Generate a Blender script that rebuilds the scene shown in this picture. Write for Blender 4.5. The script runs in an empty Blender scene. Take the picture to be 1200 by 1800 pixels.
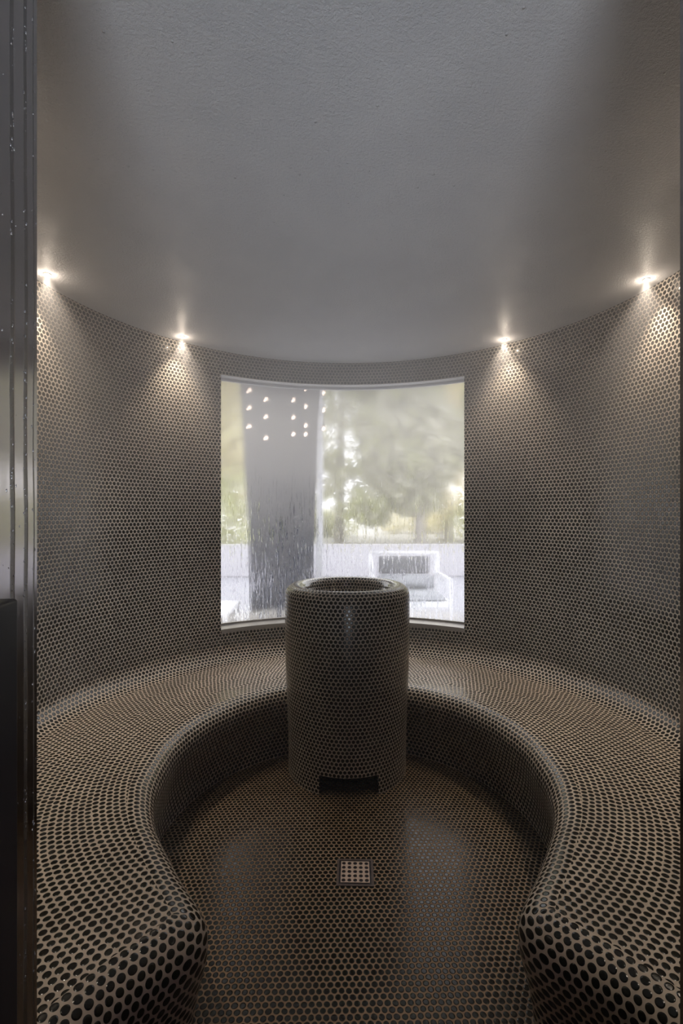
import bpy, bmesh, math, random
from mathutils import Vector, Matrix
from math import sin, cos, pi, radians, sqrt, atan2, floor

random.seed(7)
S = bpy.context.scene
C = S.collection

# ------------------------------------------------------------------ camera, world, lights, exposure
CAMX, CAMY, CAMZ, F = -0.076, -1.94, 1.30, 860.0
cd = bpy.data.cameras.new('camera')
cam = bpy.data.objects.new('camera', cd)
C.objects.link(cam)
cam.location = (CAMX, CAMY, CAMZ)
cam.rotation_euler = (pi / 2, 0, -math.atan(16 / F))
cd.sensor_fit = 'VERTICAL'
cd.sensor_height = 36.0
cd.lens = 36.0 * F / 1800
cd.clip_start = 0.02
cd.clip_end = 300
S.camera = cam

W = bpy.data.worlds.new('overcast_sky')
S.world = W
W.use_nodes = True
wn = W.node_tree.nodes
wn['Background'].inputs[0].default_value = (0.95, 0.955, 1.0, 1)
wn['Background'].inputs[1].default_value = 3.0

LAMP_SPOT_W = 26.0
LAMP_GLOW_W = 0.36
LAMP_COL = (1.0, 0.84, 0.68)
TINT_FILL_W = 1.5
CEILING_FILL_W = 4.4
STEAM_TOP = 0.30
STEAM_LOW = 0.02

S.view_settings.view_transform = 'Standard'
S.view_settings.look = 'None'
S.view_settings.gamma = 1
S.view_settings.use_curve_mapping = False
S.view_settings.exposure = 0.35
cy = S.cycles
cy.use_denoising = True
cy.max_bounces = 7
cy.diffuse_bounces = 3
cy.glossy_bounces = 3
cy.transmission_bounces = 4
cy.transparent_max_bounces = 12
cy.volume_bounces = 1
cy.sample_clamp_indirect = 6
cy.caustics_reflective = False
cy.caustics_refractive = True
cy.volume_step_rate = 5.0
cy.volume_max_steps = 32
cy.use_adaptive_sampling = True
cy.adaptive_threshold = 0.06

cl = bpy.data.lights.new('bench_tint_fill', 'AREA')  # added unseen fill behind the camera, tints the bench ends violet
cl.energy = TINT_FILL_W
cl.color = (0.86, 0.62, 1.0)
cl.specular_factor = 0.0
cl.size = 0.5
clo = bpy.data.objects.new('bench_tint_fill', cl)
clo.location = (0.2, -2.6, 2.36)
C.objects.link(clo)
ul = bpy.data.lights.new('ceiling_fill', 'AREA')      # added unseen fill, brightens the ceiling through the open door
ul.energy = CEILING_FILL_W
ul.color = (0.84, 0.90, 1.0)
ul.specular_factor = 0.0
ul.size = 0.5
ul.spread = radians(75)
ulo = bpy.data.objects.new('ceiling_fill', ul)
ulo.location = (0.0, -2.75, 0.25)
ulo.rotation_euler = (radians(180 - 47), 0, 0)
C.objects.link(ulo)


# ------------------------------------------------------------------ helpers
def tag(o, label=None, cat=None, group=None, kind=None):
    if label: o['label'] = label
    if cat: o['category'] = cat
    if group: o['group'] = group
    if kind: o['kind'] = kind
    return o


def empty(name, loc=(0, 0, 0), rz=0):
    o = bpy.data.objects.new(name, None)
    o.empty_display_size = 0.1
    o.location = loc
    o.rotation_euler = (0, 0, rz)
    C.objects.link(o)
    return o


def link(name, me, mat=None, parent=None, smooth=True, loc=None):
    o = bpy.data.objects.new(name, me)
    C.objects.link(o)
    mats = mat if isinstance(mat, (list, tuple)) else [mat]
    for m in mats:
        if m: me.materials.append(m)
    if smooth:
        for p in me.polygons: p.use_smooth = True
    if parent: o.parent = parent
    if loc: o.location = loc
    return o


def from_bm(name, bm, mat=None, parent=None, smooth=False, loc=None):
    me = bpy.data.meshes.new(name)
    bm.to_mesh(me)
    bm.free()
    return link(name, me, mat, parent, smooth, loc)


class MB:
    """vertex / face / uv / material-index collector"""
    def __init__(s):
        s.v, s.f, s.uv, s.mi = [], [], [], []

    def face(s, pts, uvs=None, mi=0):
        b = len(s.v)
        s.v += [tuple(p) for p in pts]
        s.f.append(tuple(range(b, b + len(pts))))
        s.uv.append(uvs or [(0, 0)] * len(pts))
        s.mi.append(mi)

    def build(s, name, mat, parent=None, smooth=True, merge=True):
        me = bpy.data.meshes.new(name)
        me.from_pydata(s.v, [], s.f)
        uvl = me.uv_layers.new(name='UVMap')
        flat = [c for fuv in s.uv for c in [x for t in fuv for x in t]]
        uvl.data.foreach_set('uv', flat)
        me.polygons.foreach_set('material_index', s.mi)
        if merge:
            bm = bmesh.new(); bm.from_mesh(me)
            bmesh.ops.remove_doubles(bm, verts=bm.verts, dist=1e-5)
            bm.to_mesh(me); bm.free()
        return link(name, me, mat, parent, smooth)


def box_bm(bm, c, s, rot=None):
    M = Matrix.Translation(c) @ (rot if rot else Matrix.Identity(4)) @ Matrix.Diagonal((s[0], s[1], s[2], 1))
    bmesh.ops.create_cube(bm, size=1, matrix=M)


def tube_bm(bm, a, b, r0, r1=None, seg=12, caps=True):
    a, b = Vector(a), Vector(b)
    r1 = r0 if r1 is None else r1
    d = b - a
    q = d.to_track_quat('Z', 'Y').to_matrix().to_4x4()
    M = Matrix.Translation((a + b) / 2) @ q
    bmesh.ops.create_cone(bm, cap_ends=caps, segments=seg, radius1=r0, radius2=r1, depth=d.length, matrix=M)


def P3(r, th, z):
    return (r * sin(th), r * cos(th), z)


def at(px, py, Y):
    """a point of the place at depth Y in front of the camera"""
    return Vector(((px - 584) / F * Y + CAMX, Y + CAMY, CAMZ - (py - 900) / F * Y))


# ------------------------------------------------------------------ materials
def mat_new(name):
    m = bpy.data.materials.new(name)
    m.use_nodes = True
    nt = m.node_tree
    return m, nt, nt.nodes['Principled BSDF']


def simple(name, col, rough=0.6, metal=0.0, emit=None, es=0.0, bump=None, spec=0.5):
    m, nt, b = mat_new(name)
    b.inputs['Base Color'].default_value = (*col, 1)
    b.inputs['Roughness'].default_value = rough
    b.inputs['Metallic'].default_value = metal
    b.inputs['Specular IOR Level'].default_value = spec
    if emit:
        b.inputs['Emission Color'].default_value = (*emit, 1)
        b.inputs['Emission Strength'].default_value = es
    if bump:
        t = nt.nodes.new('ShaderNodeTexCoord')
        n = nt.nodes.new('ShaderNodeTexNoise'); n.inputs['Scale'].default_value = bump[0]
        n.inputs['Detail'].default_value = 5
        u = nt.nodes.new('ShaderNodeBump'); u.inputs['Strength'].default_value = bump[1]
        u.inputs['Distance'].default_value = bump[2]
        nt.links.new(t.outputs['Object'], n.inputs['Vector'])
        nt.links.new(n.outputs['Fac'], u.inputs['Height'])
        nt.links.new(u.outputs['Normal'], b.inputs['Normal'])
        if len(bump) > 3:
            r = nt.nodes.new('ShaderNodeMix'); r.data_type = 'RGBA'
            r.inputs['A'].default_value = (*col, 1); r.inputs['B'].default_value = (*bump[3], 1)
            nt.links.new(n.outputs['Fac'], r.inputs['Factor'])
            nt.links.new(r.outputs['Result'], b.inputs['Base Color'])
    return m


class N:
    """tiny math-node builder"""
    def __init__(s, nt): s.nt = nt

    def m(s, op, a, b=None, c=None):
        n = s.nt.nodes.new('ShaderNodeMath'); n.operation = op
        for i, x in enumerate((a, b, c)):
            if x is None: continue
            if isinstance(x, (int, float)): n.inputs[i].default_value = x
            else: s.nt.links.new(x, n.inputs[i])
        return n.outputs[0]

    def smooth(s, x, lo, hi, tl=0.0, th=1.0):
        n = s.nt.nodes.new('ShaderNodeMapRange'); n.interpolation_type = 'SMOOTHSTEP'
        s.nt.links.new(x, n.inputs['Value'])
        n.inputs['From Min'].default_value = lo; n.inputs['From Max'].default_value = hi
        n.inputs['To Min'].default_value = tl; n.inputs['To Max'].default_value = th
        return n.outputs['Result']

    def mixc(s, f, a, b):
        n = s.nt.nodes.new('ShaderNodeMix'); n.data_type = 'RGBA'
        for k, x in (('Factor', f), ('A', a), ('B', b)):
            if isinstance(x, (int, float)): n.inputs[k].default_value = x
            elif isinstance(x, tuple): n.inputs[k].default_value = (*x, 1)
            else: s.nt.links.new(x, n.inputs[k])
        return n.outputs['Result']

    def vec(s, x, y, z=0.0):
        n = s.nt.nodes.new('ShaderNodeCombineXYZ')
        for i, q in enumerate((x, y, z)):
            if isinstance(q, (int, float)): n.inputs[i].default_value = q
            else: s.nt.links.new(q, n.inputs[i])
        return n.outputs[0]

    def noise(s, v, scale, detail=2.0, rough=0.5):
        n = s.nt.nodes.new('ShaderNodeTexNoise')
        s.nt.links.new(v, n.inputs['Vector'])
        n.inputs['Scale'].default_value = scale; n.inputs['Detail'].default_value = detail
        n.inputs['Roughness'].default_value = rough
        return n.outputs['Fac']


PW, PF = 0.0226, 0.0202          # tile pitch on wall and bench / on floor and column
RW = PW * sqrt(3) / 2            # row pitch
R_IN, R_OUT, H_ROOM = 1.37, 1.53, 2.307
SEAT_Z, FIL = 0.36, 0.10
VB = 15.5 * RW                   # v where the fillet meets the seat
VSH = VB - (SEAT_Z + FIL - FIL * pi / 2)
R_SEAT = R_IN - FIL


def tile_mat(name, pitch, mode='uv', rad=0.40, rough=0.13, grout=(0.50, 0.44, 0.365), tile=(0.010, 0.0085, 0.006), wet=0.0, spec=0.36):
    m, nt, b = mat_new(name)
    k = N(nt)
    if mode == 'uv':
        t = nt.nodes.new('ShaderNodeUVMap'); t.uv_map = 'UVMap'
        sp = nt.nodes.new('ShaderNodeSeparateXYZ'); nt.links.new(t.outputs[0], sp.inputs[0])
        u, v = sp.outputs[0], sp.outputs[1]
    else:
        t = nt.nodes.new('ShaderNodeTexCoord')
        sp = nt.nodes.new('ShaderNodeSeparateXYZ'); nt.links.new(t.outputs['Object'], sp.inputs[0])
        u, v = sp.outputs[0], sp.outputs[1]
        if mode == 'polar':      # sheets of six rows laid in rings around the room
            r = k.m('SQRT', k.m('ADD', k.m('MULTIPLY', u, u), k.m('MULTIPLY', v, v)))
            th = k.m('ARCTAN2', u, v)
            vv = k.m('ADD', r, VB - R_SEAT)
            ring = k.m('FLOOR', k.m('DIVIDE', k.m('SUBTRACT', k.m('DIVIDE', vv, RW), 3.5), 6.0))
            rref = k.m('ADD', k.m('MULTIPLY', k.m('ADD', k.m('MULTIPLY', ring, 6.0), 6.5), RW), R_SEAT - VB)
            u, v = k.m('MULTIPLY', th, rref), vv
    x = k.m('DIVIDE', u, pitch); y = k.m('DIVIDE', v, pitch)
    # gentle unevenness of hand-laid sheets
    q = k.vec(x, y)
    wob = k.noise(q, 0.35, 1.0)
    x = k.m('ADD', x, k.m('MULTIPLY', k.m('SUBTRACT', wob, 0.5), 0.35))
    wob2 = k.noise(k.vec(y, x), 0.31, 1.0)
    y = k.m('ADD', y, k.m('MULTIPLY', k.m('SUBTRACT', wob2, 0.5), 0.30))
    s3 = sqrt(3)

    def cell(x, y):
        fx, fy = k.m('FLOOR', x), k.m('FLOOR', k.m('DIVIDE', y, s3))
        lx = k.m('SUBTRACT', k.m('SUBTRACT', x, fx), 0.5)
        ly = k.m('SUBTRACT', k.m('SUBTRACT', y, k.m('MULTIPLY', fy, s3)), s3 / 2)
        return k.m('SQRT', k.m('ADD', k.m('MULTIPLY', lx, lx), k.m('MULTIPLY', ly, ly))), fx, fy
    d1, ax, ay = cell(x, y)
    d2, bx, by = cell(k.m('ADD', x, 0.5), k.m('ADD', y, s3 / 2))
    d = k.m('MINIMUM', d1, d2)
    first = k.m('LESS_THAN', d1, d2)
    inv = k.m('SUBTRACT', 1.0, first)
    idx = k.m('ADD', k.m('MULTIPLY', ax, first), k.m('MULTIPLY', k.m('ADD', bx, 0.37), inv))
    idy = k.m('ADD', k.m('MULTIPLY', ay, first), k.m('MULTIPLY', k.m('ADD', by, 0.71), inv))
    wnz = nt.nodes.new('ShaderNodeTexWhiteNoise'); wnz.noise_dimensions = '2D'
    nt.links.new(k.vec(idx, idy), wnz.inputs['Vector'])
    rnd, rcol = wnz.outputs['Value'], wnz.outputs['Color']
    dj = k.m('ADD', d, k.m('MULTIPLY', k.m('SUBTRACT', rnd, 0.5), 0.03))
    mask = k.smooth(dj, rad - 0.012, rad + 0.018, 1.0, 0.0)
    big = k.noise(q, 0.06, 2.0)
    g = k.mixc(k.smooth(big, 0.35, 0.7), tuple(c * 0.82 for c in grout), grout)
    tc = k.mixc(rnd, tile, (tile[0] * 0.7, tile[1] * 1.1, tile[2] * 0.9))
    nt.links.new(k.mixc(mask, g, tc), b.inputs['Base Color'])
    rr = k.m('ADD', k.m('MULTIPLY', mask, rough - 0.55 + 0.25 * wet), 0.55 - 0.25 * wet)
    rr = k.m('ADD', rr, k.m('MULTIPLY', k.m('MULTIPLY', rnd, mask), 0.10))
    nt.links.new(rr, b.inputs['Roughness'])
    # relief: pillow tiles above sunken joints, each disc very slightly tilted, fine dew on top
    dome = k.smooth(dj, rad - 0.13, rad + 0.03, 1.0, 0.0)
    dew = k.noise(q, 6.0, 2.0)
    h = k.m('ADD', dome, k.m('MULTIPLY', k.m('MULTIPLY', dew, 0.10), 1.0))
    bp = nt.nodes.new('ShaderNodeBump')
    bp.inputs['Strength'].default_value = 0.75
    bp.inputs['Distance'].default_value = 0.0011
    nt.links.new(h, bp.inputs['Height'])
    nt.links.new(bp.outputs['Normal'], b.inputs['Normal'])
    b.inputs['Specular IOR Level'].default_value = spec
    if wet:
        b.inputs['Coat Weight'].default_value = wet
        b.inputs['Coat Roughness'].default_value = 0.06
    return m


M_wall = tile_mat('penny_tile_wall', PW, rad=0.405)
M_bench = tile_mat('penny_tile_bench', PW, rad=0.385, grout=(0.56, 0.475, 0.38))
M_seat = tile_mat('penny_tile_seat', PW, mode='polar', rad=0.385, grout=(0.56, 0.475, 0.38))
M_col = tile_mat('penny_tile_column', PF, rad=0.385)
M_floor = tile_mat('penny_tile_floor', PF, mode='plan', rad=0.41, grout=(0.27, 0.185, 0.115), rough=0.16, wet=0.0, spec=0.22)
M_plaster = simple('reveal_plaster', (0.72, 0.71, 0.70), 0.6)
M_render = simple('outer_render', (0.6, 0.6, 0.58), 0.8)
M_sill = simple('sill_metal', (0.30, 0.28, 0.26), 0.42, 0.6)
M_dark = simple('rubber_and_pit_shade', (0.012, 0.011, 0.016), 0.45)  # door rubber, and the painted dark of the drain pit
M_white = simple('white_powder_coat', (0.62, 0.62, 0.64), 0.45)
M_weave = simple('charcoal_weave', (0.10, 0.10, 0.11), 0.8, bump=(180, 0.5, 0.004, (0.16, 0.16, 0.17)))
M_cushion = simple('grey_cushion', (0.30, 0.31, 0.33), 0.85)
M_corr = simple('corridor_plaster', (0.06, 0.055, 0.07), 0.8)
M_lens = simple('lamp_lens', (1, 1, 1), 0.3, emit=(1.0, 0.90, 0.80), es=12)
M_trim = simple('lamp_trim', (0.75, 0.72, 0.68), 0.3, 0.6)
M_bulb = simple('warm_bulb', (1, 0.9, 0.8), 0.3, emit=(1.0, 0.72, 0.55), es=7)
M_cable = simple('dark_cable', (0.05, 0.045, 0.04), 0.7)
M_bark = simple('backlit_bark', (0.010, 0.012, 0.020), 0.9, bump=(9, 0.9, 0.05, (0.03, 0.032, 0.045)), spec=0.2)  # the trunk's backlit shade is put into this dark colour
M_stone = simple('white_render_wall', (0.42, 0.41, 0.435), 0.8)
M_paving = simple('pale_paving', (0.24, 0.24, 0.27), 0.8, bump=(3, 0.2, 0.01, (0.29, 0.29, 0.315)))
M_lawn = simple('pale_lawn', (0.28, 0.28, 0.25), 0.95, bump=(1.2, 0.3, 0.02, (0.42, 0.40, 0.37)))


def ceiling_mat():
    m, nt, b = mat_new('wet_ceiling_render')
    k = N(nt)
    t = nt.nodes.new('ShaderNodeTexCoord')
    o = t.outputs['Object']
    grain = k.noise(o, 105.0, 4.0, 0.75)
    patch = k.noise(o, 2.6, 4.0, 0.6)
    vo = nt.nodes.new('ShaderNodeTexVoronoi'); vo.inputs['Scale'].default_value = 34
    nt.links.new(o, vo.inputs['Vector'])
    sel = nt.nodes.new('ShaderNodeTexWhiteNoise'); sel.noise_dimensions = '3D'
    nt.links.new(vo.outputs['Position'], sel.inputs['Vector'])
    drop = k.m('MULTIPLY', k.smooth(vo.outputs['Distance'], 0.03, 0.14, 1.0, 0.0), k.m('GREATER_THAN', sel.outputs['Value'], 0.86))
    h = k.m('ADD', k.m('MULTIPLY', grain, 1.5), k.m('MULTIPLY', drop, 1.8))
    bp = nt.nodes.new('ShaderNodeBump'); bp.inputs['Strength'].default_value = 0.7
    bp.inputs['Distance'].default_value = 0.014
    nt.links.new(h, bp.inputs['Height']); nt.links.new(bp.outputs['Normal'], b.inputs['Normal'])
    nt.links.new(k.mixc(k.smooth(patch, 0.3, 0.7), (0.76, 0.76, 0.775), (0.84, 0.84, 0.85)), b.inputs['Base Color'])
    nt.links.new(k.smooth(patch, 0.3, 0.7, 0.42, 0.30), b.inputs['Roughness'])
    b.inputs['Specular IOR Level'].default_value = 0.9
    return m


M_ceil = ceiling_mat()


def pane_mat():
    """clear glass under a film of condensation: milky veil, run-off streaks, beads"""
    m = bpy.data.materials.new('condensation_glass'); m.use_nodes = True
    nt = m.node_tree; nt.nodes.clear(); k = N(nt)
    out = nt.nodes.new('ShaderNodeOutputMaterial')
    t = nt.nodes.new('ShaderNodeUVMap'); t.uv_map = 'UVMap'
    sp = nt.nodes.new('ShaderNodeSeparateXYZ'); nt.links.new(t.outputs[0], sp.inputs[0])
    u, v = sp.outputs[0], sp.outputs[1]
    st = k.noise(k.vec(k.m('MULTIPLY', u, 75.0), k.m('MULTIPLY', v, 5.5)), 1.0, 4.0, 0.62)      # narrow streaks
    st2 = k.noise(k.vec(k.m('MULTIPLY', u, 260.0), k.m('MULTIPLY', v, 24.0)), 1.0, 2.0, 0.6)
    bead = k.noise(k.vec(u, v), 190.0, 2.0, 0.6)
    blot = k.noise(k.vec(u, v), 3.2, 3.0, 0.5)
    low = k.smooth(v, 0.70, 1.75, 1.0, 0.0)                 # streaks run mostly in the lower part
    foot = k.smooth(v, 0.60, 0.66, 1.0, 0.0)                # thick wet edge along the bottom
    clear = k.m('ADD', k.smooth(st, 0.47, 0.66), k.m('MULTIPLY', k.smooth(st2, 0.50, 0.66), 0.55))
    clear = k.m('MULTIPLY', clear, k.m('ADD', k.m('MULTIPLY', low, 0.85), 0.10))
    spark = k.m('MULTIPLY', k.smooth(bead, 0.56, 0.66), 0.45)
    fog = k.m('ADD', k.m('MULTIPLY', blot, 0.12), 0.02)
    fog = k.m('ADD', fog, k.smooth(v, 0.9, 2.0, 0.0, 0.44))
    fog = k.m('MULTIPLY', fog, k.m('SUBTRACT', 1.0, k.m('MULTIPLY', clear, 0.72)))
    fog = k.m('ADD', fog, k.m('ADD', spark, k.m('MULTIPLY', foot, 0.5)))
    fog = k.m('MINIMUM', fog, 0.92)
    tr = nt.nodes.new('ShaderNodeBsdfTransparent'); tr.inputs[0].default_value = (0.95, 0.96, 0.97, 1)
    tl = nt.nodes.new('ShaderNodeBsdfTranslucent'); tl.inputs[0].default_value = (0.62, 0.585, 0.545, 1)
    df = nt.nodes.new('ShaderNodeBsdfDiffuse'); df.inputs[0].default_value = (0.6, 0.6, 0.6, 1)
    gl = nt.nodes.new('ShaderNodeBsdfGlossy'); gl.inputs['Roughness'].default_value = 0.12
    hz = nt.nodes.new('ShaderNodeBsdfRefraction'); hz.inputs['IOR'].default_value = 1.06; hz.inputs['Roughness'].default_value = 0.40
    hz.inputs[0].default_value = (0.95, 0.96, 0.97, 1)
    mt = nt.nodes.new('ShaderNodeMixShader'); nt.links.new(k.smooth(v, 0.7, 1.5, 0.25, 0.75), mt.inputs[0])
    nt.links.new(tr.outputs[0], mt.inputs[1]); nt.links.new(hz.outputs[0], mt.inputs[2]); tr = mt
    m1 = nt.nodes.new('ShaderNodeMixShader'); m1.inputs[0].default_value = 0.2
    nt.links.new(tl.outputs[0], m1.inputs[1]); nt.links.new(df.outputs[0], m1.inputs[2])
    m2 = nt.nodes.new('ShaderNodeMixShader'); nt.links.new(fog, m2.inputs[0])
    nt.links.new(tr.outputs[0], m2.inputs[1]); nt.links.new(m1.outputs[0], m2.inputs[2])
    # running drops bend the view
    rf = nt.nodes.new('ShaderNodeBsdfRefraction'); rf.inputs['IOR'].default_value = 1.33; rf.inputs['Roughness'].default_value = 0.08
    bp = nt.nodes.new('ShaderNodeBump'); bp.inputs['Strength'].default_value = 1.0; bp.inputs['Distance'].default_value = 0.010
    nt.links.new(k.noise(k.vec(k.m('MULTIPLY', u, 150.0), k.m('MULTIPLY', v, 22.0)), 1.0, 2.0), bp.inputs['Height'])
    nt.links.new(bp.outputs['Normal'], rf.inputs['Normal'])
    mr = nt.nodes.new('ShaderNodeMixShader'); nt.links.new(k.m('MULTIPLY', k.smooth(clear, 0.08, 0.7), 0.8), mr.inputs[0])
    nt.links.new(m2.outputs[0], mr.inputs[1]); nt.links.new(rf.outputs[0], mr.inputs[2])
    m2 = mr
    m3 = nt.nodes.new('ShaderNodeMixShader'); m3.inputs[0].default_value = 0.04
    nt.links.new(m2.outputs[0], m3.inputs[1]); nt.links.new(gl.outputs[0], m3.inputs[2])
    nt.links.new(m3.outputs[0], out.inputs[0])
    return m


def jamb_mat():
    """polished steel with bands of run-off beads"""
    m, nt, b = mat_new('wet_polished_steel'); k = N(nt)
    t = nt.nodes.new('ShaderNodeUVMap'); t.uv_map = 'UVMap'
    sp = nt.nodes.new('ShaderNodeSeparateXYZ'); nt.links.new(t.outputs[0], sp.inputs[0])
    u, v = sp.outputs[0], sp.outputs[1]
    wav = k.noise(k.vec(u, v), 3.0, 2.0)
    uu = k.m('ADD', u, k.m('MULTIPLY', k.m('SUBTRACT', wav, 0.5), 0.012))
    band = None
    for c0, w in ((0.030, 0.0055), (0.062, 0.006), (0.009, 0.002)):
        a = k.smooth(k.m('ABSOLUTE', k.m('SUBTRACT', uu, c0)), w * 0.5, w, 1.0, 0.0)
        band = a if band is None else k.m('MAXIMUM', band, a)
    bead = k.noise(k.vec(u, v), 420.0, 2.0, 0.6)
    film = k.noise(k.vec(k.m('MULTIPLY', u, 60.0), k.m('MULTIPLY', v, 2.0)), 1.0, 3.0)
    nt.links.new(k.m('ADD', k.m('ADD', k.m('MULTIPLY', band, 0.22), 0.10), k.m('MULTIPLY', film, 0.12)), b.inputs['Roughness'])
    h = k.m('ADD', k.m('MULTIPLY', k.m('MULTIPLY', bead, band), 1.0), k.m('MULTIPLY', film, 0.10))
    bp = nt.nodes.new('ShaderNodeBump'); bp.inputs['Strength'].default_value = 0.5; bp.inputs['Distance'].default_value = 0.0016
    nt.links.new(h, bp.inputs['Height']); nt.links.new(bp.outputs['Normal'], b.inputs['Normal'])
    nt.links.new(k.mixc(band, (0.34, 0.32, 0.32), (0.24, 0.23, 0.23)), b.inputs['Base Color'])
    b.inputs['Metallic'].default_value = 1.0
    return m


M_pane = pane_mat()
M_jamb = jamb_mat()
M_drop = simple('water_bead', (0.75, 0.76, 0.78), 0.03, 0.75)

# ------------------------------------------------------------------ round wall
TL, TR = radians(-160.1), radians(164.25)
WL, WR, WZ0, WZ1 = radians(-34.3), radians(33.6), 0.561, 2.160
DOOR_H = 2.12


def span(a, b, step):
    n = max(1, int(math.ceil(abs(b - a) / step)))
    return [a + (b - a) * i / n for i in range(n + 1)]


def arc_patch(mb, r, t0, t1, z0, z1, mi=0, flip=False, step=radians(1.0)):
    ts = span(t0, t1, step)
    for a, b in zip(ts, ts[1:]):
        pts = [P3(r, a, z0), P3(r, b, z0), P3(r, b, z1), P3(r, a, z1)]
        uv = [(a * r, z0 + VSH), (b * r, z0 + VSH), (b * r, z1 + VSH), (a * r, z1 + VSH)]
        if flip: pts.reverse(); uv.reverse()
        mb.face(pts, uv, mi)


def ring_patch(mb, r0, r1, t0, t1, z, mi, flip=False, step=radians(1.0)):
    ts = span(t0, t1, step)
    for a, b in zip(ts, ts[1:]):
        pts = [P3(r0, a, z), P3(r0, b, z), P3(r1, b, z), P3(r1, a, z)]
        if flip: pts.reverse()
        mb.face(pts, None, mi)


def rad_patch(mb, r0, r1, t, z0, z1, mi):
    mb.face([P3(r0, t, z0), P3(r1, t, z0), P3(r1, t, z1), P3(r0, t, z1)], None, mi)


wall = MB()
for r, mi, fl in ((R_IN, 0, False), (R_OUT, 1, True)):
    arc_patch(wall, r, TL, WL, 0, H_ROOM, mi, fl)
    arc_patch(wall, r, WR, TR, 0, H_ROOM, mi, fl)
    arc_patch(wall, r, WL, WR, 0, WZ0, mi, fl)
    arc_patch(wall, r, WL, WR, WZ1, H_ROOM, mi, fl)
    arc_patch(wall, r, TR, TL + 2 * pi, DOOR_H, H_ROOM, mi, fl)
ring_patch(wall, R_IN, R_OUT, WL, WR, WZ0, 2)
ring_patch(wall, R_IN, R_OUT, WL, WR, WZ1, 2, True)
rad_patch(wall, R_IN, R_OUT, WL, WZ0, WZ1, 2)
rad_patch(wall, R_IN, R_OUT, WR, WZ0, WZ1, 2)
rad_patch(wall, R_IN, R_OUT, TL, 0, H_ROOM, 2)
rad_patch(wall, R_IN, R_OUT, TR, 0, H_ROOM, 2)
ring_patch(wall, R_IN, R_OUT, TR, TL + 2 * pi, DOOR_H, 2, True)
ow = wall.build('wall_back', [M_wall, M_render, M_plaster], merge=False)
tag(ow, 'round steam room wall clad in dark penny tiles with pale grout', kind='structure')

# floor, ceiling
bm = bmesh.new()
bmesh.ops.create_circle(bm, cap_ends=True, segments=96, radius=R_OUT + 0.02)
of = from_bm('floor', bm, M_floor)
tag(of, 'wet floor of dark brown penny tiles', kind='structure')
bm = bmesh.new()
bmesh.ops.create_circle(bm, cap_ends=True, segments=96, radius=R_OUT + 0.04)
g = bmesh.ops.extrude_face_region(bm, geom=bm.faces[:])
bmesh.ops.translate(bm, vec=(0, 0, 0.12), verts=[e for e in g['geom'] if isinstance(e, bmesh.types.BMVert)])
oc = from_bm('ceiling', bm, M_ceil, loc=(0, 0, H_ROOM))
tag(oc, 'flat grey ceiling of wet textured render', kind='structure')

# entrance lobby in which the photographer stands (closed, lit only by the two added fills)
for nm, c, s in (('wall_left', (-1.35, -2.2, 1.2), (0.08, 2.9, 2.4)), ('wall_right', (1.35, -2.2, 1.2), (0.08, 2.9, 2.4)),
                 ('wall_front', (0, -3.7, 1.2), (2.7, 0.08, 2.4)), ('floor', (0, -2.62, -0.06), (2.7, 2.24, 0.11)),
                 ('ceiling', (0, -2.62, 2.43), (2.7, 2.24, 0.08))):
    bm = bmesh.new(); box_bm(bm, c, s)
    tag(from_bm(nm, bm, M_corr), None, kind='structure')

# ------------------------------------------------------------------ window
win = empty('window_1', (0, 0, 0)); tag(win, 'large curved window fogged with condensation', kind='structure')
RP = 1.445
pane = MB()
ts = span(WL, WR, radians(1.0))
for r in (RP, RP + 0.006):
    for a, b in zip(ts, ts[1:]):
        if r > RP: continue
        pane.face([P3(r, a, WZ0 + .01), P3(r, b, WZ0 + .01), P3(r, b, WZ1), P3(r, a, WZ1)],
                  [(a * r, WZ0), (b * r, WZ0), (b * r, WZ1), (a * r, WZ1)])
pane.build('window_pane', M_pane, win)
sill = MB()   # dark metal sill strip with a small upstand
prof = [(R_IN - 0.006, WZ0 - 0.022), (R_IN - 0.006, WZ0 + 0.004), (R_IN + 0.03, WZ0 + 0.010), (RP - 0.004, WZ0 + 0.012),
        (RP - 0.004, WZ0 + 0.024), (RP + 0.012, WZ0 + 0.024), (RP + 0.012, WZ0 + 0.001)]
for a, b in zip(ts, ts[1:]):
    for p, q in zip(prof, prof[1:]):
        sill.face([P3(p[0], a, p[1]), P3(p[0], b, p[1]), P3(q[0], b, q[1]), P3(q[0], a, q[1])])
o = sill.build('window_sill', M_sill, win, smooth=False)
o['label'] = 'dark grey metal sill strip'
fr = MB()
for sgn, T in ((1, WL), (-1, WR)):
    w = sgn * 0.010
    for r0, r1 in ((RP - 0.012, RP + 0.012),):
        for a, b, r in ((T, T + w, r0), (T, T + w, r1)):
            fr.face([P3(r, a, WZ0 + .012), P3(r, b, WZ0 + .012), P3(r, b, WZ1 - .001), P3(r, a, WZ1 - .001)])
        fr.face([P3(r0, T + w, WZ0 + .012), P3(r1, T + w, WZ0 + .012), P3(r1, T + w, WZ1 - .001), P3(r0, T + w, WZ1 - .001)])
for a, b in zip(ts, ts[1:]):
    z0, z1 = WZ1 - 0.016, WZ1 - 0.001
    for r in (RP - 0.012, RP + 0.012):
        fr.face([P3(r, a, z0), P3(r, b, z0), P3(r, b, z1), P3(r, a, z1)])
    fr.face([P3(RP - .012, a, z0), P3(RP - .012, b, z0), P3(RP + .012, b, z0), P3(RP + .012, a, z0)])
fr.build('window_frame', M_white, win, smooth=False)

# ------------------------------------------------------------------ door opening: steel linings, rubber seal, beads
door = empty('door_1', (0, -1.32, 0)); tag(door, 'doorway lined with wet polished steel', kind='structure')
E = Vector((-0.4653, -1.2875)); D = Vector((0.12, -0.993)).normalized(); NRM = Vector((-D.y, D.x))  # NRM points into the opening


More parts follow.
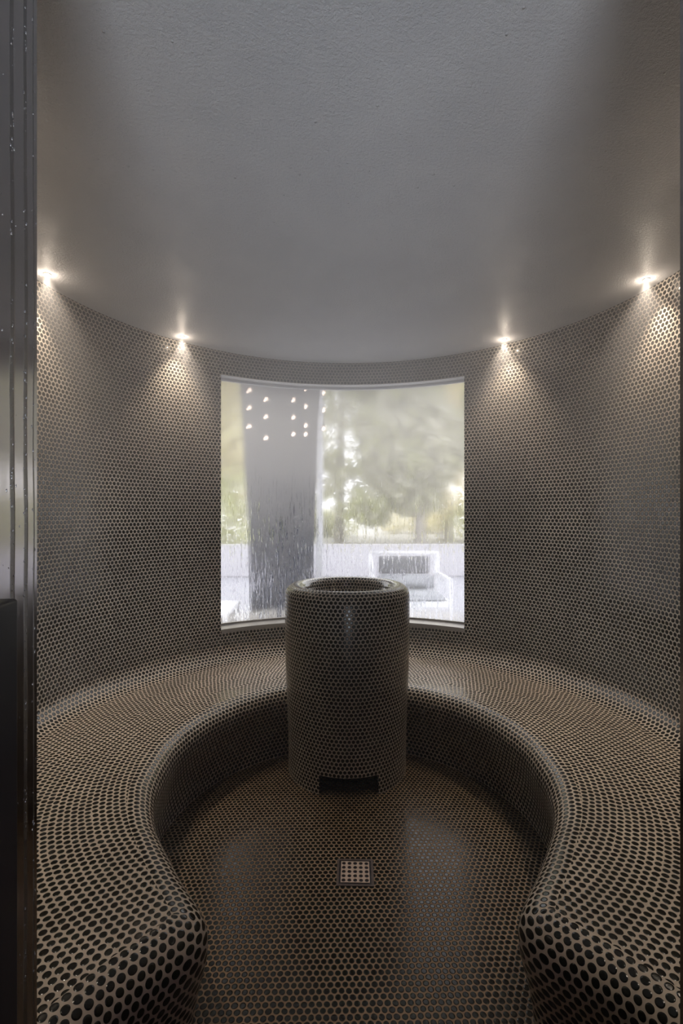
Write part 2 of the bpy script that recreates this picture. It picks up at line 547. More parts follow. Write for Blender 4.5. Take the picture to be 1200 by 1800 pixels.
def jamb(name, E, D, n, mir):
    mb = MB()
    a, b = E, E + D * 0.32
    back = -n * 0.05
    z0, z1 = 0.0, DOOR_H
    for p, q, u0, u1 in ((a, b, 0.0, 0.32), (b, b + back, .32, .37), (a + back, a, .5, .55), (b + back, a + back, 1, 1.3)):
        mb.face([(p.x, p.y, z0), (q.x, q.y, z0), (q.x, q.y, z1), (p.x, p.y, z1)], [(u0, z0), (u1, z0), (u1, z1), (u0, z1)])
    o = mb.build(name, M_jamb, None, smooth=False)
    o.parent = door; o.matrix_parent_inverse = Matrix.Translation((0, 1.32, 0))
    return o


if NRM.x < 0: NRM = -NRM
jl = jamb('door_frame', E, D, NRM, 1)
jl['label'] = 'wet polished steel lining on the left of the doorway'
E2 = Vector((0.371, -1.3187)); D2 = Vector((0.02, -0.999)).normalized()
jr = jamb('door_frame', E2, D2, Vector((-1, 0)), -1)
jr['label'] = 'steel lining on the right of the doorway'
bm = bmesh.new()    # black rubber hinge block on the near part of the left lining
p = E + D * 0.1285 + NRM * 0.004
box_bm(bm, (p.x, p.y, 0.60), (0.022, 0.10, 1.20), Matrix.Rotation(atan2(-D.x, D.y) + pi, 4, 'Z'))
bmesh.ops.bevel(bm, geom=bm.edges[:] + bm.verts[:], offset=0.004, segments=3, profile=0.5, affect='EDGES')
o = from_bm('door_seal', bm, M_dark, door); o.matrix_parent_inverse = Matrix.Translation((0, 1.32, 0))
o['label'] = 'black rubber strip'
# beads of water standing on the steel
bm = bmesh.new()
for i in range(420):
    c = random.choice((0.030, 0.030, 0.062, 0.062, 0.009, random.uniform(0.0, 0.09)))
    s = c + random.gauss(0, 0.0022)
    s = max(0.001, s)
    z = random.uniform(0.7, 2.05)
    p = E + D * s
    r = random.choice((0.0006, 0.0009, 0.0013)) * random.uniform(0.7, 1.3)
    M = Matrix.Translation((p.x, p.y, z)) @ Matrix.Rotation(atan2(NRM.y, NRM.x), 4, 'Z') @ Matrix.Diagonal((r * .5, r, r * 1.5, 1))
    bmesh.ops.create_icosphere(bm, subdivisions=1, radius=1, matrix=M)
o = from_bm('water_drops', bm, M_drop, door, smooth=True); o.matrix_parent_inverse = Matrix.Translation((0, 1.32, 0))
tag(o, 'beads of water running down the steel', kind='stuff')

# ------------------------------------------------------------------ tiled bench
ctrl = [(0.716, d) for d in range(0, 96, 8)] + [(0.722, 104), (0.731, 114), (0.741, 123), (0.751, 132.5), (0.784, 143.3),
        (0.818, 150.6), (0.862, 154.9), (0.93, 155.6), (1.0, 154.4), (1.08, 153.2), (1.16, 152.6), (1.26, 152.2), (1.372, 152.0)]
cp = [Vector((r * sin(radians(t)), r * cos(radians(t)))) for r, t in ctrl]


def catmull(p, step=0.012):
    out = []
    q = [p[0] + (p[0] - p[1])] + p + [p[-1] + (p[-1] - p[-2])]
    for i in range(1, len(q) - 2):
        a, b, c, d = q[i - 1], q[i], q[i + 1], q[i + 2]
        n = max(2, int((c - b).length / step))
        for j in range(n):
            t = j / n
            out.append(0.5 * ((2 * b) + (c - a) * t + (2 * a - 5 * b + 4 * c - d) * t * t + (3 * b - a - 3 * c + d) * t ** 3))
    out.append(p[-1])
    return out


half = catmull(cp)
for _ in range(6):
    half = [half[0]] + [(half[i - 1] + half[i] * 2 + half[i + 1]) / 4 for i in range(1, len(half) - 1)] + [half[-1]]
half[0] = Vector((0, 0.716))
nose = [Vector((-p.x, p.y)) for p in reversed(half[1:])] + half
# outward normals (from the opening into the bench body)
nn = []
for i, p in enumerate(nose):
    a, b = nose[max(0, i - 1)], nose[min(len(nose) - 1, i + 1)]
    t = (b - a).normalized()
    nn.append(Vector((-t.y, t.x)))
mid = len(half) - 1
if nn[mid].y < 0: nn = [-n for n in nn]
nn[0] = Vector((-cos(radians(152)), 0)).normalized() * 0 + Vector((-cos(radians(28)), sin(radians(28)))); nn[-1] = Vector((cos(radians(28)), sin(radians(28))))
INS = 0.084
# arc length (measured a little inside the edge) from the middle
mp = [p + n * 0.045 for p, n in zip(nose, nn)]
sl = [0.0] * len(nose)
for i in range(mid + 1, len(nose)): sl[i] = sl[i - 1] + (mp[i] - mp[i - 1]).length
for i in range(mid - 1, -1, -1): sl[i] = sl[i + 1] - (mp[i] - mp[i + 1]).length
NB = 0.08
profile = []   # (inset, z), from the seat down to the floor
for i in range(9):
    a = pi / 2 * i / 8
    profile.append((INS - INS * sin(a), SEAT_Z - NB + NB * cos(a)))
profile += [(0.002, 0.25), (0.010, 0.215), (0.022, 0.17), (0.032, 0.12), (0.038, 0.06), (0.040, 0.0)]
V0 = -8.5 * RW
vs = [V0]
for a, b in zip(profile, profile[1:]): vs.append(vs[-1] - sqrt((a[0] - b[0]) ** 2 + (a[1] - b[1]) ** 2))
PCX, PCY, PR = 0.0, 0.576, 0.300     # the column that stands half inside the bench


def in_col(x, y, m=0.0): return (x - PCX) ** 2 + (y - PCY) ** 2 < (PR - m) ** 2


bench = MB()
for i in range(len(nose) - 1):
    A, B = nose[i], nose[i + 1]; na, nb = nn[i], nn[i + 1]
    if in_col(*(A + na * .04), 0.03) and in_col(*(B + nb * .04), 0.03): continue
    for j in range(len(profile) - 1):
        (o0, z0), (o1, z1) = profile[j], profile[j + 1]
        pa0, pb0, pa1, pb1 = A + na * o0, B + nb * o0, A + na * o1, B + nb * o1
        bench.face([(pa1.x, pa1.y, z1), (pb1.x, pb1.y, z1), (pb0.x, pb0.y, z0), (pa0.x, pa0.y, z0)],
                   [(sl[i], vs[j + 1]), (sl[i + 1], vs[j + 1]), (sl[i + 1], vs[j]), (sl[i], vs[j])], 0)
# seat: from the inner edge of the nosing to the foot of the fillet
inset = [p + n * INS for p, n in zip(nose, nn)]
TF = radians(154.5)
seatp = [(p.x, p.y) for p in inset if p.length < R_SEAT - 0.004]
th_end = atan2(seatp[-1][0], seatp[-1][1])
k0, k1 = 0, len(seatp) - 1
out = [(R_SEAT * sin(t), R_SEAT * cos(t)) for t in span(th_end, -th_end, radians(2.0))]


def seat_face(poly):
    bench.face([(x, y, SEAT_Z) for x, y in poly], [(x, y) for x, y in poly], 1)


# cut out the column footprint: left and right halves of the seat are closed behind the column
nL = [q for q in seatp if q[0] <= 0 and not in_col(q[0], q[1], 0.02)]
nR = [q for q in seatp if q[0] >= 0 and not in_col(q[0], q[1], 0.02)]
oR = [q for q in out if q[0] >= -1e-6]; oL = [q for q in out if q[0] <= 1e-6]


def col_arc(sgn, start):
    a0 = atan2(start[0] - PCX, start[1] - PCY)
    return [(PCX + (PR - .02) * sin(a), PCY + (PR - .02) * cos(a)) for a in span(a0, 0, radians(6))]


seat_face(nR[::-1] + col_arc(1, nR[0])[0:] + oR[::-1])
seat_face(nL + col_arc(-1, nL[-1]) + oL)
# fillet up to the wall
fs = [(R_IN - FIL + FIL * sin(a), SEAT_Z + FIL - FIL * cos(a), VB + FIL * a) for a in [pi / 2 * i / 10 for i in range(11)]]
fs.append((R_IN - 0.0, SEAT_Z + FIL, VB + FIL * pi / 2))
tt = span(-radians(152.3), radians(152.3), radians(1.0))
for a, b in zip(tt, tt[1:]):
    for p, q in zip(fs, fs[1:]):
        bench.face([P3(p[0] - .0005, a, p[1]), P3(p[0] - .0005, b, p[1]), P3(q[0] - .0005, b, q[1]), P3(q[0] - .0005, a, q[1])],
                   [(a * R_IN, p[2]), (b * R_IN, p[2]), (b * R_IN, q[2]), (a * R_IN, q[2])], 0)
ob = bench.build('tiled_bench', [M_bench, M_seat])
bm = bmesh.new(); bm.from_mesh(ob.data)
bmesh.ops.recalc_face_normals(bm, faces=bm.faces[:])
bm.normal_update()
if sum(f.normal.z * f.calc_area() for f in bm.faces if f.material_index == 1) < 0: bmesh.ops.reverse_faces(bm, faces=bm.faces[:])
bm.to_mesh(ob.data); bm.free()
tag(ob, 'horseshoe bench of dark penny tiles with rounded edge running round the steam room wall', 'bench')

# ------------------------------------------------------------------ tiled column with basin
col = empty('steam_column', (PCX, PCY, 0))
tag(col, 'round tiled pedestal with a hollow basin on top, standing in front of the window', 'pedestal')
RT = 0.318
RFp = PF * sqrt(3) / 2


def resample(pts, step):
    L = [0.0]
    for a, b in zip(pts, pts[1:]): L.append(L[-1] + sqrt((a[0] - b[0]) ** 2 + (a[1] - b[1]) ** 2))
    n = int(round(L[-1] / step)); outp = []
    for i in range(n + 1):
        d = L[-1] * i / n; j = 0
        while j < len(L) - 2 and L[j + 1] < d: j += 1
        t = (d - L[j]) / max(1e-9, L[j + 1] - L[j])
        outp.append((pts[j][0] + (pts[j + 1][0] - pts[j][0]) * t, pts[j][1] + (pts[j + 1][1] - pts[j][1]) * t))
    return outp


ZT = 0.934
shell = [(PR, 0.0), (PR + .001, 0.2), (RT - .006, 0.45), (RT - .001, 0.65), (RT, 0.80), (RT, 0.865)]
for i in range(1, 9):
    a = pi / 2 * i / 8
    shell.append((RT - .052 + .052 * cos(a), 0.878 + .056 * sin(a)))
bowl = [(RT - .052, ZT)]
for i in range(1, 9):
    a = pi / 2 * i / 8
    bowl.append((RT - .052 - .040 * sin(a), ZT - .040 + .040 * cos(a)))
bowl += [(.215, .865), (.202, .835), (.185, .815), (.16, .803), (.11, .798), (.05, .796), (.004, .796)]


def lathe(mb, prof, group_rows, rp, pitch, skip=None, v0=0.0, flip=False, seg=120, refs=None):
    pr = resample(prof, rp / 2)
    v = v0
    ths = [2 * pi * i / seg for i in range(seg + 1)]
    for j in range(len(pr) - 1):
        (r0, z0), (r1, z1) = pr[j], pr[j + 1]
        dv = sqrt((r0 - r1) ** 2 + (z0 - z1) ** 2)
        v1 = v + dv
        gi = floor(((v + v1) / 2 / rp - 0.5) / group_rows)
        ref = refs(gi, (r0 + r1) / 2)
        for a, b in zip(ths, ths[1:]):
            if skip and skip((a + b) / 2, (z0 + z1) / 2): continue
            pts = [P3(r0, a, z0), P3(r0, b, z0), P3(r1, b, z1), P3(r1, a, z1)]
            uv = [(a * ref, v), (b * ref, v), (b * ref, v1), (a * ref, v1)]
            if flip: pts.reverse(); uv.reverse()
            mb.face(pts, uv)
        v = v1
    return v


nref = lambda r: round(2 * pi * r / PF) * PF / (2 * pi)
AW, ZC = radians(28.5), 0.092        # the service opening at the foot


def skip(a, z):
    d = abs(((a - pi + pi) % (2 * pi)) - pi)
    return z < ZC and d < AW


cmb = MB()
# make a row boundary fall on the head of the opening
top_part = [(PR, ZC)] + [p for p in shell if p[1] > ZC]
low_part = [(PR, 0.0), (PR, ZC)]
nlow = int(ZC / RFp) + 1
vend = lathe(cmb, low_part, 999, RFp, PF, skip, v0=0.5 * RFp - ZC, refs=lambda g, r: nref(0.31))
vend = lathe(cmb, top_part, 999, RFp, PF, None, v0=0.5 * RFp, refs=lambda g, r: nref(0.31))
# sides, head and floor of the opening
for s in (-1, 1):
    a = pi + s * AW
    x0, y0 = PR * sin(a), PR * cos(a)
    pts = [(x0, y0, 0), (x0, y0 + .22, 0), (x0, y0 + .22, ZC), (x0, y0, ZC)]
    uv = [(0, 0), (.22, 0), (.22, ZC), (0, ZC)]
    if s < 0: pts.reverse(); uv.reverse()
    cmb.face(pts, uv)
hh = [P3(PR, t, ZC) for t in span(pi - AW, pi + AW, radians(4))]
yb = hh[0][1] + .22
hh = hh + [(hh[-1][0], yb, ZC), (hh[0][0], yb, ZC)]
cmb.face(hh, [(p[0], p[1]) for p in hh])
cmb.face([(hh[-1][0], yb, 0), (hh[-2][0], yb, 0), (hh[-2][0], yb, ZC), (hh[-1][0], yb, ZC)])
oc_ = cmb.build('column_body', M_col, col)
bmb = MB()
lathe(bmb, bowl, 5, RFp, PF, None, v0=0.5 * RFp, refs=lambda g, r: nref(max(0.05, [.262, .238, .205, .165, .12, .075, .04, .04, .04][min(8, max(0, g))])))
M_bowl = tile_mat('penny_tile_basin', PF, rad=0.385, rough=0.08, wet=0.8)
ob2 = bmb.build('basin', M_bowl, col)

# ------------------------------------------------------------------ floor drain
dr = empty('floor_drain', (0.006, -0.177, 0.0), radians(-2.5))
tag(dr, 'small square metal floor drain with a grid of round holes in the dark tiles', 'drain')
bm = bmesh.new()
s_o, s_i = 0.066, 0.0575
for a, b in (((-s_o, -s_o), (s_o, -s_i)), ((-s_o, s_i), (s_o, s_o)), ((-s_o, -s_i), (-s_i, s_i)), ((s_i, -s_i), (s_o, s_i))):
    box_bm(bm, ((a[0] + b[0]) / 2, (a[1] + b[1]) / 2, 0.0012), (b[0] - a[0], b[1] - a[1], 0.0024))
from_bm('drain_frame', bm, simple('dull_steel', (0.16, 0.13, 0.12), 0.45, 0.7), dr)
bm = bmesh.new(); box_bm(bm, (0, 0, 0.0006), (0.114, 0.114, 0.001))  # flat black sheet, paints the shade of the pit below the holes
from_bm('drain_shade', bm, M_dark, dr)['label'] = 'black sheet painting the dark of the pit under the grate'
gm = MB(); cell = 0.0206; hs = 0.0515; hr = 0.0073; zt = 0.0034
for i in range(5):
    for j in range(5):
        cx, cy_ = -hs + cell * (i + .5), -hs + cell * (j + .5)
        n = 16
        sq = []
        for k_ in range(n):
            a = 2 * pi * (k_ + .0) / n
            m_ = cell / 2 / max(abs(cos(a)), abs(sin(a)))
            sq.append((cx + m_ * cos(a), cy_ + m_ * sin(a)))
        ci = [(cx + hr * cos(2 * pi * k_ / n), cy_ + hr * sin(2 * pi * k_ / n)) for k_ in range(n)]
        for k_ in range(n):
            l = (k_ + 1) % n
            gm.face([(*ci[k_], zt), (*sq[k_], zt), (*sq[l], zt), (*ci[l], zt)])
            gm.face([(*ci[k_], zt - .002), (*ci[k_], zt), (*ci[l], zt), (*ci[l], zt - .002)])
for a, b in (((-hs, -hs), (hs, -hs)), ((hs, -hs), (hs, hs)), ((hs, hs), (-hs, hs)), ((-hs, hs), (-hs, -hs))):
    gm.face([(*a, zt - .002), (*b, zt - .002), (*b, zt), (*a, zt)])
gr = gm.build('drain_grate', simple('brushed_steel_warm', (0.62, 0.50, 0.42), 0.40, 0.25), dr, smooth=False)
gr['label'] = 'lighter square plate with twenty-five round holes'

# ------------------------------------------------------------------ recessed ceiling lamps
lab = {-83.2: 'tiny bright downlight in the ceiling at the far left, beside the steel door lining',
       -46.6: 'tiny bright downlight in the ceiling just left of the window',
       45.9: 'tiny bright downlight in the ceiling just right of the window',
       83.2: 'tiny bright downlight in the ceiling at the far right by the frame edge',
       -124: 'downlight above the near end of the left bench, out of the frame',
       124: 'downlight above the near end of the right bench, out of the frame'}
for ang in (-83.2, -46.6, 45.9, 83.2, -124, 124):
    x, y, _ = P3(1.291, radians(ang), 0)
    t = empty('ceiling_downlight', (x, y, H_ROOM))
    tag(t, lab[ang], 'light', 'recessed downlights round the ceiling edge')
    bm = bmesh.new()
    n = 28
    rings = [(0.0165, 0.0), (0.0165, -0.0022), (0.015, -0.0034), (0.0088, -0.0034), (0.0078, -0.0018)]
    vv = [[bm.verts.new((r * cos(2 * pi * i / n), r * sin(2 * pi * i / n), z)) for i in range(n)] for r, z in rings]
    for q in range(len(rings) - 1):
        for i in range(n):
            bm.faces.new((vv[q][i], vv[q][(i + 1) % n], vv[q + 1][(i + 1) % n], vv[q + 1][i]))
    from_bm('lamp_trim', bm, M_trim, t, smooth=True)
    bm = bmesh.new()
    bmesh.ops.create_uvsphere(bm, u_segments=18, v_segments=8, radius=0.0078, matrix=Matrix.Translation((0, 0, -0.0034)) @ Matrix.Diagonal((1, 1, 0.30, 1)))
    from_bm('lamp_lens', bm, M_lens, t, smooth=True)['label'] = 'glowing lens'
    ld = bpy.data.lights.new('downlight_beam', 'SPOT')
    ld.energy = LAMP_SPOT_W; ld.color = LAMP_COL; ld.specular_factor = 0.5; ld.spot_size = radians(82); ld.spot_blend = 1.0; ld.shadow_soft_size = 0.01
    lo = bpy.data.objects.new('downlight_beam', ld); C.objects.link(lo); lo.parent = t; lo.location = (0, 0, -0.012)
    lo.rotation_euler = (0, 0, 0)
    pd = bpy.data.lights.new('downlight_glow', 'POINT')
    pd.energy = LAMP_GLOW_W; pd.color = LAMP_COL; pd.shadow_soft_size = 0.008
    po = bpy.data.objects.new('downlight_glow', pd); C.objects.link(po); po.parent = t; po.location = (0, 0, -0.030); pd.specular_factor = 0.0

# ------------------------------------------------------------------ garden seen through the glass
bm = bmesh.new(); box_bm(bm, (0, 11, -0.06), (60, 26.5, 0.1))
bmesh.ops.translate(bm, verts=bm.verts, vec=(0, 4.2, 0))
tag(from_bm('ground', bm, M_paving), 'pale terrace paving outside the window', 'ground', kind='structure')
bm = bmesh.new(); box_bm(bm, (0, 39, -0.04), (120, 61.5, 0.1))
tag(from_bm('ground', bm, M_lawn), 'pale ground of the garden beyond the low wall', 'ground', kind='structure')
bm = bmesh.new(); box_bm(bm, (0, 8.05, 0.315), (26, 0.25, 0.65))
bmesh.ops.bevel(bm, geom=bm.edges[:], offset=0.02, segments=2, affect='EDGES')
tag(from_bm('garden_wall', bm, M_stone), 'low white garden wall behind the chair and the tree trunk', 'wall')


def rough_trunk(name, base, prof, mat, parent=None, seg=40, amp=0.05, seed=1):
    rnd = random.Random(seed)
    ph = [rnd.uniform(0, 6.28) for _ in range(6)]
    mb = MB()
    zs = [z for z, r, dx, dy in prof]
    rows = []
    n = 30
    for q in range(n + 1):
        z = zs[0] + (zs[-1] - zs[0]) * q / n
        j = 0
        while j < len(prof) - 2 and prof[j + 1][0] < z: j += 1
        a, b = prof[j], prof[j + 1]
        t = (z - a[0]) / (b[0] - a[0])
        r = a[1] + (b[1] - a[1]) * t; dx = a[2] + (b[2] - a[2]) * t; dy = a[3] + (b[3] - a[3]) * t
        row = []
        for i in range(seg):
            th = 2 * pi * i / seg
            rr = r * (1 + amp * (sin(5 * th + ph[0] + z) + .6 * sin(9 * th + ph[1] - 1.3 * z) + .5 * sin(17 * th + ph[2] + 2 * z)))
            row.append((base[0] + dx + rr * cos(th), base[1] + dy + rr * sin(th), z))
        rows.append(row)
    for q in range(n):
        for i in range(seg):
            l = (i + 1) % seg
            mb.face([rows[q][i], rows[q][l], rows[q + 1][l], rows[q + 1][i]])
    return mb.build(name, mat, parent)


def leaves(name, mats, blobs, count, size, parent, seed):
    """a crown of separate leaf blades gathered on twig clusters"""
    rnd = random.Random(seed)
    mb = MB()
    tot = sum(b[3] ** 2 for b in blobs)
    for (cx, cyy, cz, br) in blobs:
        for _ in range(int(count * br * br / tot)):
            d = Vector((rnd.gauss(0, 1), rnd.gauss(0, 1), rnd.gauss(0, 1))).normalized() * br * rnd.uniform(.55, 1.0) ** .6
            c = Vector((cx, cyy, cz)) + Vector((d.x, d.y, d.z * .8))
            a = Vector((rnd.gauss(0, 1), rnd.gauss(0, 1), rnd.gauss(0, .6))).normalized()
            b = a.cross(Vector((rnd.gauss(0, 1), rnd.gauss(0, 1), rnd.gauss(0, 1)))).normalized()
            s = size * rnd.uniform(.6, 1.3)
            mb.face([c - a * s, c - b * s * .4, c + a * s, c + b * s * .4], None, rnd.choice((0, 0, 1)))
    return mb.build(name, mats, parent, smooth=False, merge=False)


def leaf_mat(name, col):
    m = bpy.data.materials.new(name); m.use_nodes = True
    nt = m.node_tree; nt.nodes.clear()
    out = nt.nodes.new('ShaderNodeOutputMaterial')
    d = nt.nodes.new('ShaderNodeBsdfDiffuse'); d.inputs[0].default_value = (*col, 1)
    t = nt.nodes.new('ShaderNodeBsdfTranslucent'); t.inputs[0].default_value = (*[min(1, c * 1.15) for c in col], 1)
    x = nt.nodes.new('ShaderNodeMixShader'); x.inputs[0].default_value = 0.5
    nt.links.new(d.outputs[0], x.inputs[1]); nt.links.new(t.outputs[0], x.inputs[2]); nt.links.new(x.outputs[0], out.inputs[0])
    return m


L_green = leaf_mat('leaf_green', (0.52, 0.54, 0.29)); L_pale = leaf_mat('leaf_pale', (0.92, 0.82, 0.62))
L_grey = leaf_mat('leaf_grey', (0.64, 0.63, 0.52)); L_lime = leaf_mat('leaf_lime', (0.80, 0.77, 0.48))

# big tree close to the glass
tc = at(494, 900, 5.2)
tree = empty('garden_tree', (tc.x, tc.y, 0)); tag(tree, 'thick dark tree trunk with fairy lights hanging before it', 'tree')
to = rough_trunk('trunk', (0, 0), [(-0.02, 0.40, 0, 0), (0.25, 0.335, 0, 0), (1.2, 0.345, -0.01, 0), (2.2, 0.38, -0.02, 0), (3.0, 0.45, -0.02, 0.02), (3.6, 0.36, -.05, .05), (5.2, 0.28, -.2, .1)], M_bark, tree)
leaves('foliage', [L_green, L_grey], [(0, 0.2, 5.8, 1.7), (-1.3, .6, 5.4, 1.2), (1.3, .5, 5.3, 1.3), (.2, -.2, 6.8, 1.3)], 2600, .13, tree, 3)

# strings of warm bulbs
strings = [(435, (690, 720, 752), 4.55, 'string of warm bulbs hanging leftmost, along the left edge of the trunk'),
           (465, (705, 735, 772), 4.50, 'string of warm bulbs second from the left, over the left half of the trunk'),
           (514, (706, 736, 765), 4.58, 'string of warm bulbs over the right half of the trunk, middle of the five'),
           (536, (686, 717, 750, 765), 4.52, 'string of warm bulbs with four lights near the right edge of the trunk'),
           (568, (693, 723, 755), 4.48, 'string of warm bulbs hanging rightmost, just clear of the trunk')]
for px, ys, Y, lb in strings:
    p = at(px, ys[0], Y)
    st = empty('light_string', (p.x, p.y, 4.3)); tag(st, lb, 'string lights', 'bulb strings by the tree')
    bm = bmesh.new()
    zb = at(px, ys[-1], Y).z
    tube_bm(bm, (0, 0, 0), (0, 0, zb - 4.3 + 0.03), 0.0035, seg=8)
    from_bm('cable', bm, M_cable, st)
    for yy in ys:
        z = at(px, yy, Y).z - 4.3
        bm = bmesh.new()
        bmesh.ops.create_uvsphere(bm, u_segments=14, v_segments=10, radius=0.0115, matrix=Matrix.Translation((0, 0, 0)) @ Matrix.Diagonal((1, 1, 1.2, 1)))
        o = from_bm('bulb', bm, M_bulb, st, smooth=True); o.location = (0.0, 0.0, z)
        bm = bmesh.new(); tube_bm(bm, (0, 0, .018), (0, 0, .045), 0.009, seg=10)
        from_bm('socket', bm, M_cable, o)

pp = at(561, 900, 5.75)
gp = empty('garden_post', (pp.x, pp.y, 0)); tag(gp, 'slim pale post standing close beside the right edge of the dark trunk', 'post')
bm = bmesh.new(); box_bm(bm, (0, 0, 1.5), (.075, .075, 2.98))
bmesh.ops.bevel(bm, geom=bm.edges[:], offset=.006, segments=2, affect='EDGES')
from_bm('post_shaft', bm, M_white, gp)
bm = bmesh.new(); box_bm(bm, (0, 0, .012), (.16, .16, .02)); from_bm('foot_plate', bm, M_white, gp)

# armchair facing the window
ax, ay = 0.715, 5.10 + CAMY
ch = empty('garden_armchair', (ax, ay, 0), radians(180))
tag(ch, 'white framed garden armchair with charcoal woven back behind the glass right of the pedestal', 'chair')
hw = 0.375
bm = bmesh.new()     # chair local: front = +y
tube_bm(bm, (-hw, -.30, .85), (hw, -.30, .85), .018)
tube_bm(bm, (-hw, -.30, .85), (-hw + .06, -.20, .42), .018); tube_bm(bm, (hw, -.30, .85), (hw - .06, -.20, .42), .018)
from_bm('back_frame', bm, M_white, ch, smooth=True)
bm = bmesh.new(); box_bm(bm, (0, -.265, .72), (.56, .025, .20), Matrix.Rotation(radians(-12), 4, 'X'))
bmesh.ops.bevel(bm, geom=bm.edges[:], offset=.008, segments=2, affect='EDGES')
from_bm('backrest', bm, M_weave, ch)['label'] = 'charcoal woven back panel'
bm = bmesh.new(); box_bm(bm, (0, -.21, .54), (.62, .07, .17), Matrix.Rotation(radians(-12), 4, 'X'))
bmesh.ops.bevel(bm, geom=bm.edges[:], offset=.025, segments=3, affect='EDGES')
from_bm('back_cushion', bm, M_cushion, ch, smooth=True)
bm = bmesh.new(); box_bm(bm, (0, .05, .445), (.64, .54, .06))
bmesh.ops.bevel(bm, geom=bm.edges[:], offset=.02, segments=3, affect='EDGES')
from_bm('seat', bm, M_cushion, ch, smooth=True)
bm = bmesh.new()
for c, s in (((0, .31, .395), (.72, .03, .055)), ((0, -.24, .395), (.72, .03, .05)), ((-.36, .03, .395), (.03, .56, .05)), ((.36, .03, .395), (.03, .56, .05))):
    box_bm(bm, c, s)
from_bm('seat_frame', bm, M_white, ch)
for sx in (-1, 1):
    bm = bmesh.new(); box_bm(bm, (sx * hw, 0.0, .63), (.045, .60, .025))
    bmesh.ops.bevel(bm, geom=bm.edges[:], offset=.006, segments=2, affect='EDGES')
    from_bm('armrest', bm, M_white, ch)
    for yy, zt_ in ((.30, .62), (-.28, .84)):
        bm = bmesh.new(); box_bm(bm, (sx * hw, yy, zt_ / 2), (.035, .035, zt_))
        from_bm('leg', bm, M_white, ch)

# low white table at the left edge of the window
lt = empty('garden_table', (-1.42, 4.75 + CAMY, 0)); tag(lt, 'low white garden table with dark underside at the left edge of the window', 'table')
bm = bmesh.new(); box_bm(bm, (0, 0, .37), (.80, .60, .045))
bmesh.ops.bevel(bm, geom=bm.edges[:], offset=.008, segments=2, affect='EDGES')
from_bm('tabletop', bm, M_white, lt)
bm = bmesh.new(); box_bm(bm, (0, 0.03, .19), (.70, .48, .31)); from_bm('base', bm, M_weave, lt)
for sx in (-1, 1):
    for sy in (-1, 1):
        bm = bmesh.new(); box_bm(bm, (sx * .37, sy * .27, .175), (.04, .04, .35)); from_bm('leg', bm, M_white, lt)

# trees beyond the wall
far = [(-10.5, 18, 7.5, 3.0, (L_green, L_lime), 'leafy green tree beyond the low wall, leftmost behind the trunk'),
       (-4.6, 14, 6.5, 2.4, (L_lime, L_pale), 'pale yellow-green tree showing left of the dark trunk'),
       (0.2, 19, 8.5, 3.0, (L_grey, L_green), 'greyish green tree right behind the dark trunk'),
       (3.0, 15, 6.2, 2.0, (L_grey, L_green), 'grey-green tree left of the middle of the clear glass'),
       (5.4, 21, 9.0, 3.2, (L_pale, L_lime), 'creamy pale tree in the middle of the view'),
       (7.6, 15, 6.5, 2.3, (L_green, L_lime), 'fresh green tree behind the armchair, near the right window edge'),
       (13.0, 25, 9.5, 3.6, (L_pale, L_green), 'large pale tree at the right window edge')]
for i, (x, y, h, r, ms, lb) in enumerate(far):
    t = empty('background_tree', (x, y, 0)); tag(t, lb, 'tree', 'trees beyond the garden wall')
    rough_trunk('trunk', (0, 0), [(0, .22, 0, 0), (h * .6, .14, .1, 0), (h * .8, .07, .1, .1)], simple('grey_bark', (.30, .28, .26), .9) if i == 0 else bpy.data.materials['grey_bark'], t, seg=14, amp=.03, seed=i)
    rnd = random.Random(40 + i)
    bl = [(0, 0, h * .58, r)] + [(rnd.uniform(-.9, .9) * r, rnd.uniform(-.5, .5) * r, h * (.24 + .09 * q), r * rnd.uniform(.38, .65)) for q in range(9)]
    leaves('foliage', list(ms), bl, 7000 if i == 3 else 5200, .25, t, 60 + i)
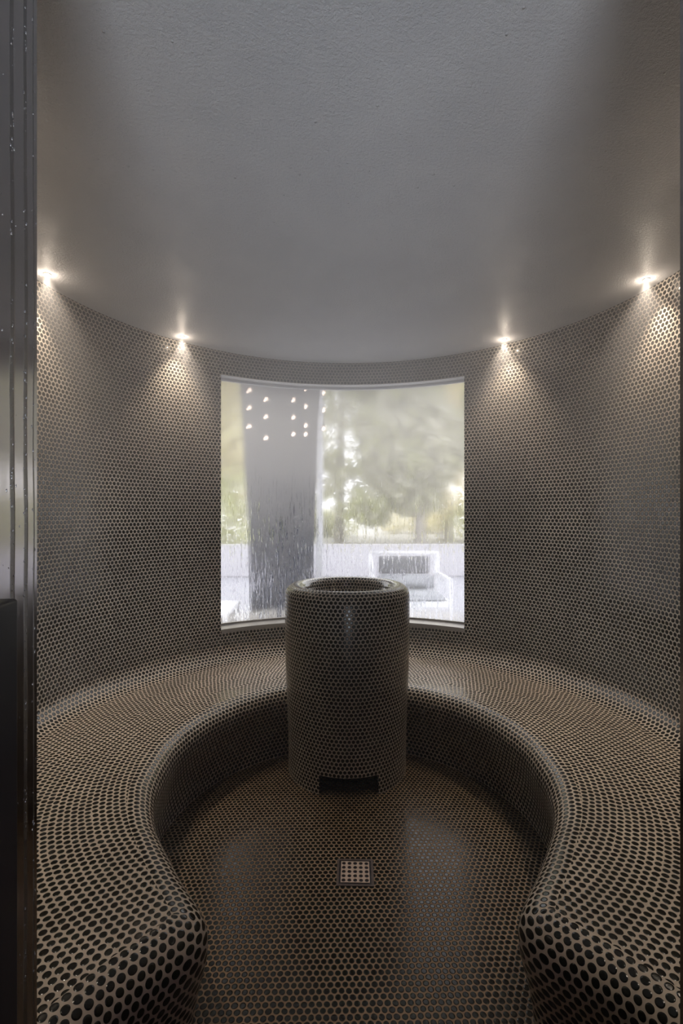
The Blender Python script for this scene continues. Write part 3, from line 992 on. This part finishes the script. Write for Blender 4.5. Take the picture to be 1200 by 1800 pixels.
for i, (x, y, w, h, ms, lb) in enumerate([(-3.9, 12.6, 1.8, 3.0, (L_green, L_grey), 'tall rounded shrub beyond the low wall, at the left window edge'),
                                         (-0.6, 24, 2.2, 1.7, (L_grey, L_green), 'grey-green shrub far behind the right edge of the trunk'),
                                         (5.2, 28, 2.8, 1.5, (L_grey, L_pale), 'pale grey shrub far off in the middle of the glass'),
                                         (8.3, 19, 2.8, 2.2, (L_green, L_lime), 'green shrub far off near the right window edge')]):
    t = empty('garden_shrub', (x, y, 0)); tag(t, lb, 'shrub', 'shrubs beyond the garden wall')
    rnd = random.Random(80 + i)
    bl = [(rnd.uniform(-.8, .8) * w, rnd.uniform(-.3, .3) * w, h * .45, h * .55) for _ in range(8)]
    leaves('foliage', list(ms), bl, 2200, .14, t, 90 + i)

# ------------------------------------------------------------------ steam
sm = bpy.data.materials.new('steam'); sm.use_nodes = True
nt = sm.node_tree; nt.nodes.clear(); k = N(nt)
out_ = nt.nodes.new('ShaderNodeOutputMaterial')
vs_ = nt.nodes.new('ShaderNodeVolumeScatter'); vs_.inputs['Color'].default_value = (1, 1, 1, 1); vs_.inputs['Anisotropy'].default_value = 0.25
tcn = nt.nodes.new('ShaderNodeTexCoord'); spn = nt.nodes.new('ShaderNodeSeparateXYZ')
nt.links.new(tcn.outputs['Object'], spn.inputs[0])
den = k.smooth(spn.outputs[2], 1.15, 2.3, STEAM_LOW, STEAM_TOP)
den = k.m('ADD', den, k.m('MULTIPLY', k.smooth(spn.outputs[2], 1.75, 2.2), k.smooth(spn.outputs[1], 0.3, 1.2, 0.0, 0.42)))
nt.links.new(den, vs_.inputs['Density'])
nt.links.new(vs_.outputs[0], out_.inputs['Volume'])
bm = bmesh.new()
bmesh.ops.create_cone(bm, cap_ends=True, segments=64, radius1=R_IN - .004, radius2=R_IN - .004, depth=H_ROOM - .40)
bmesh.ops.translate(bm, verts=bm.verts, vec=(0, 0, (H_ROOM - .40) / 2 + .39))
o = from_bm('steam', bm, sm)
tag(o, 'thin steam hanging under the ceiling of the room', 'steam', kind='stuff')
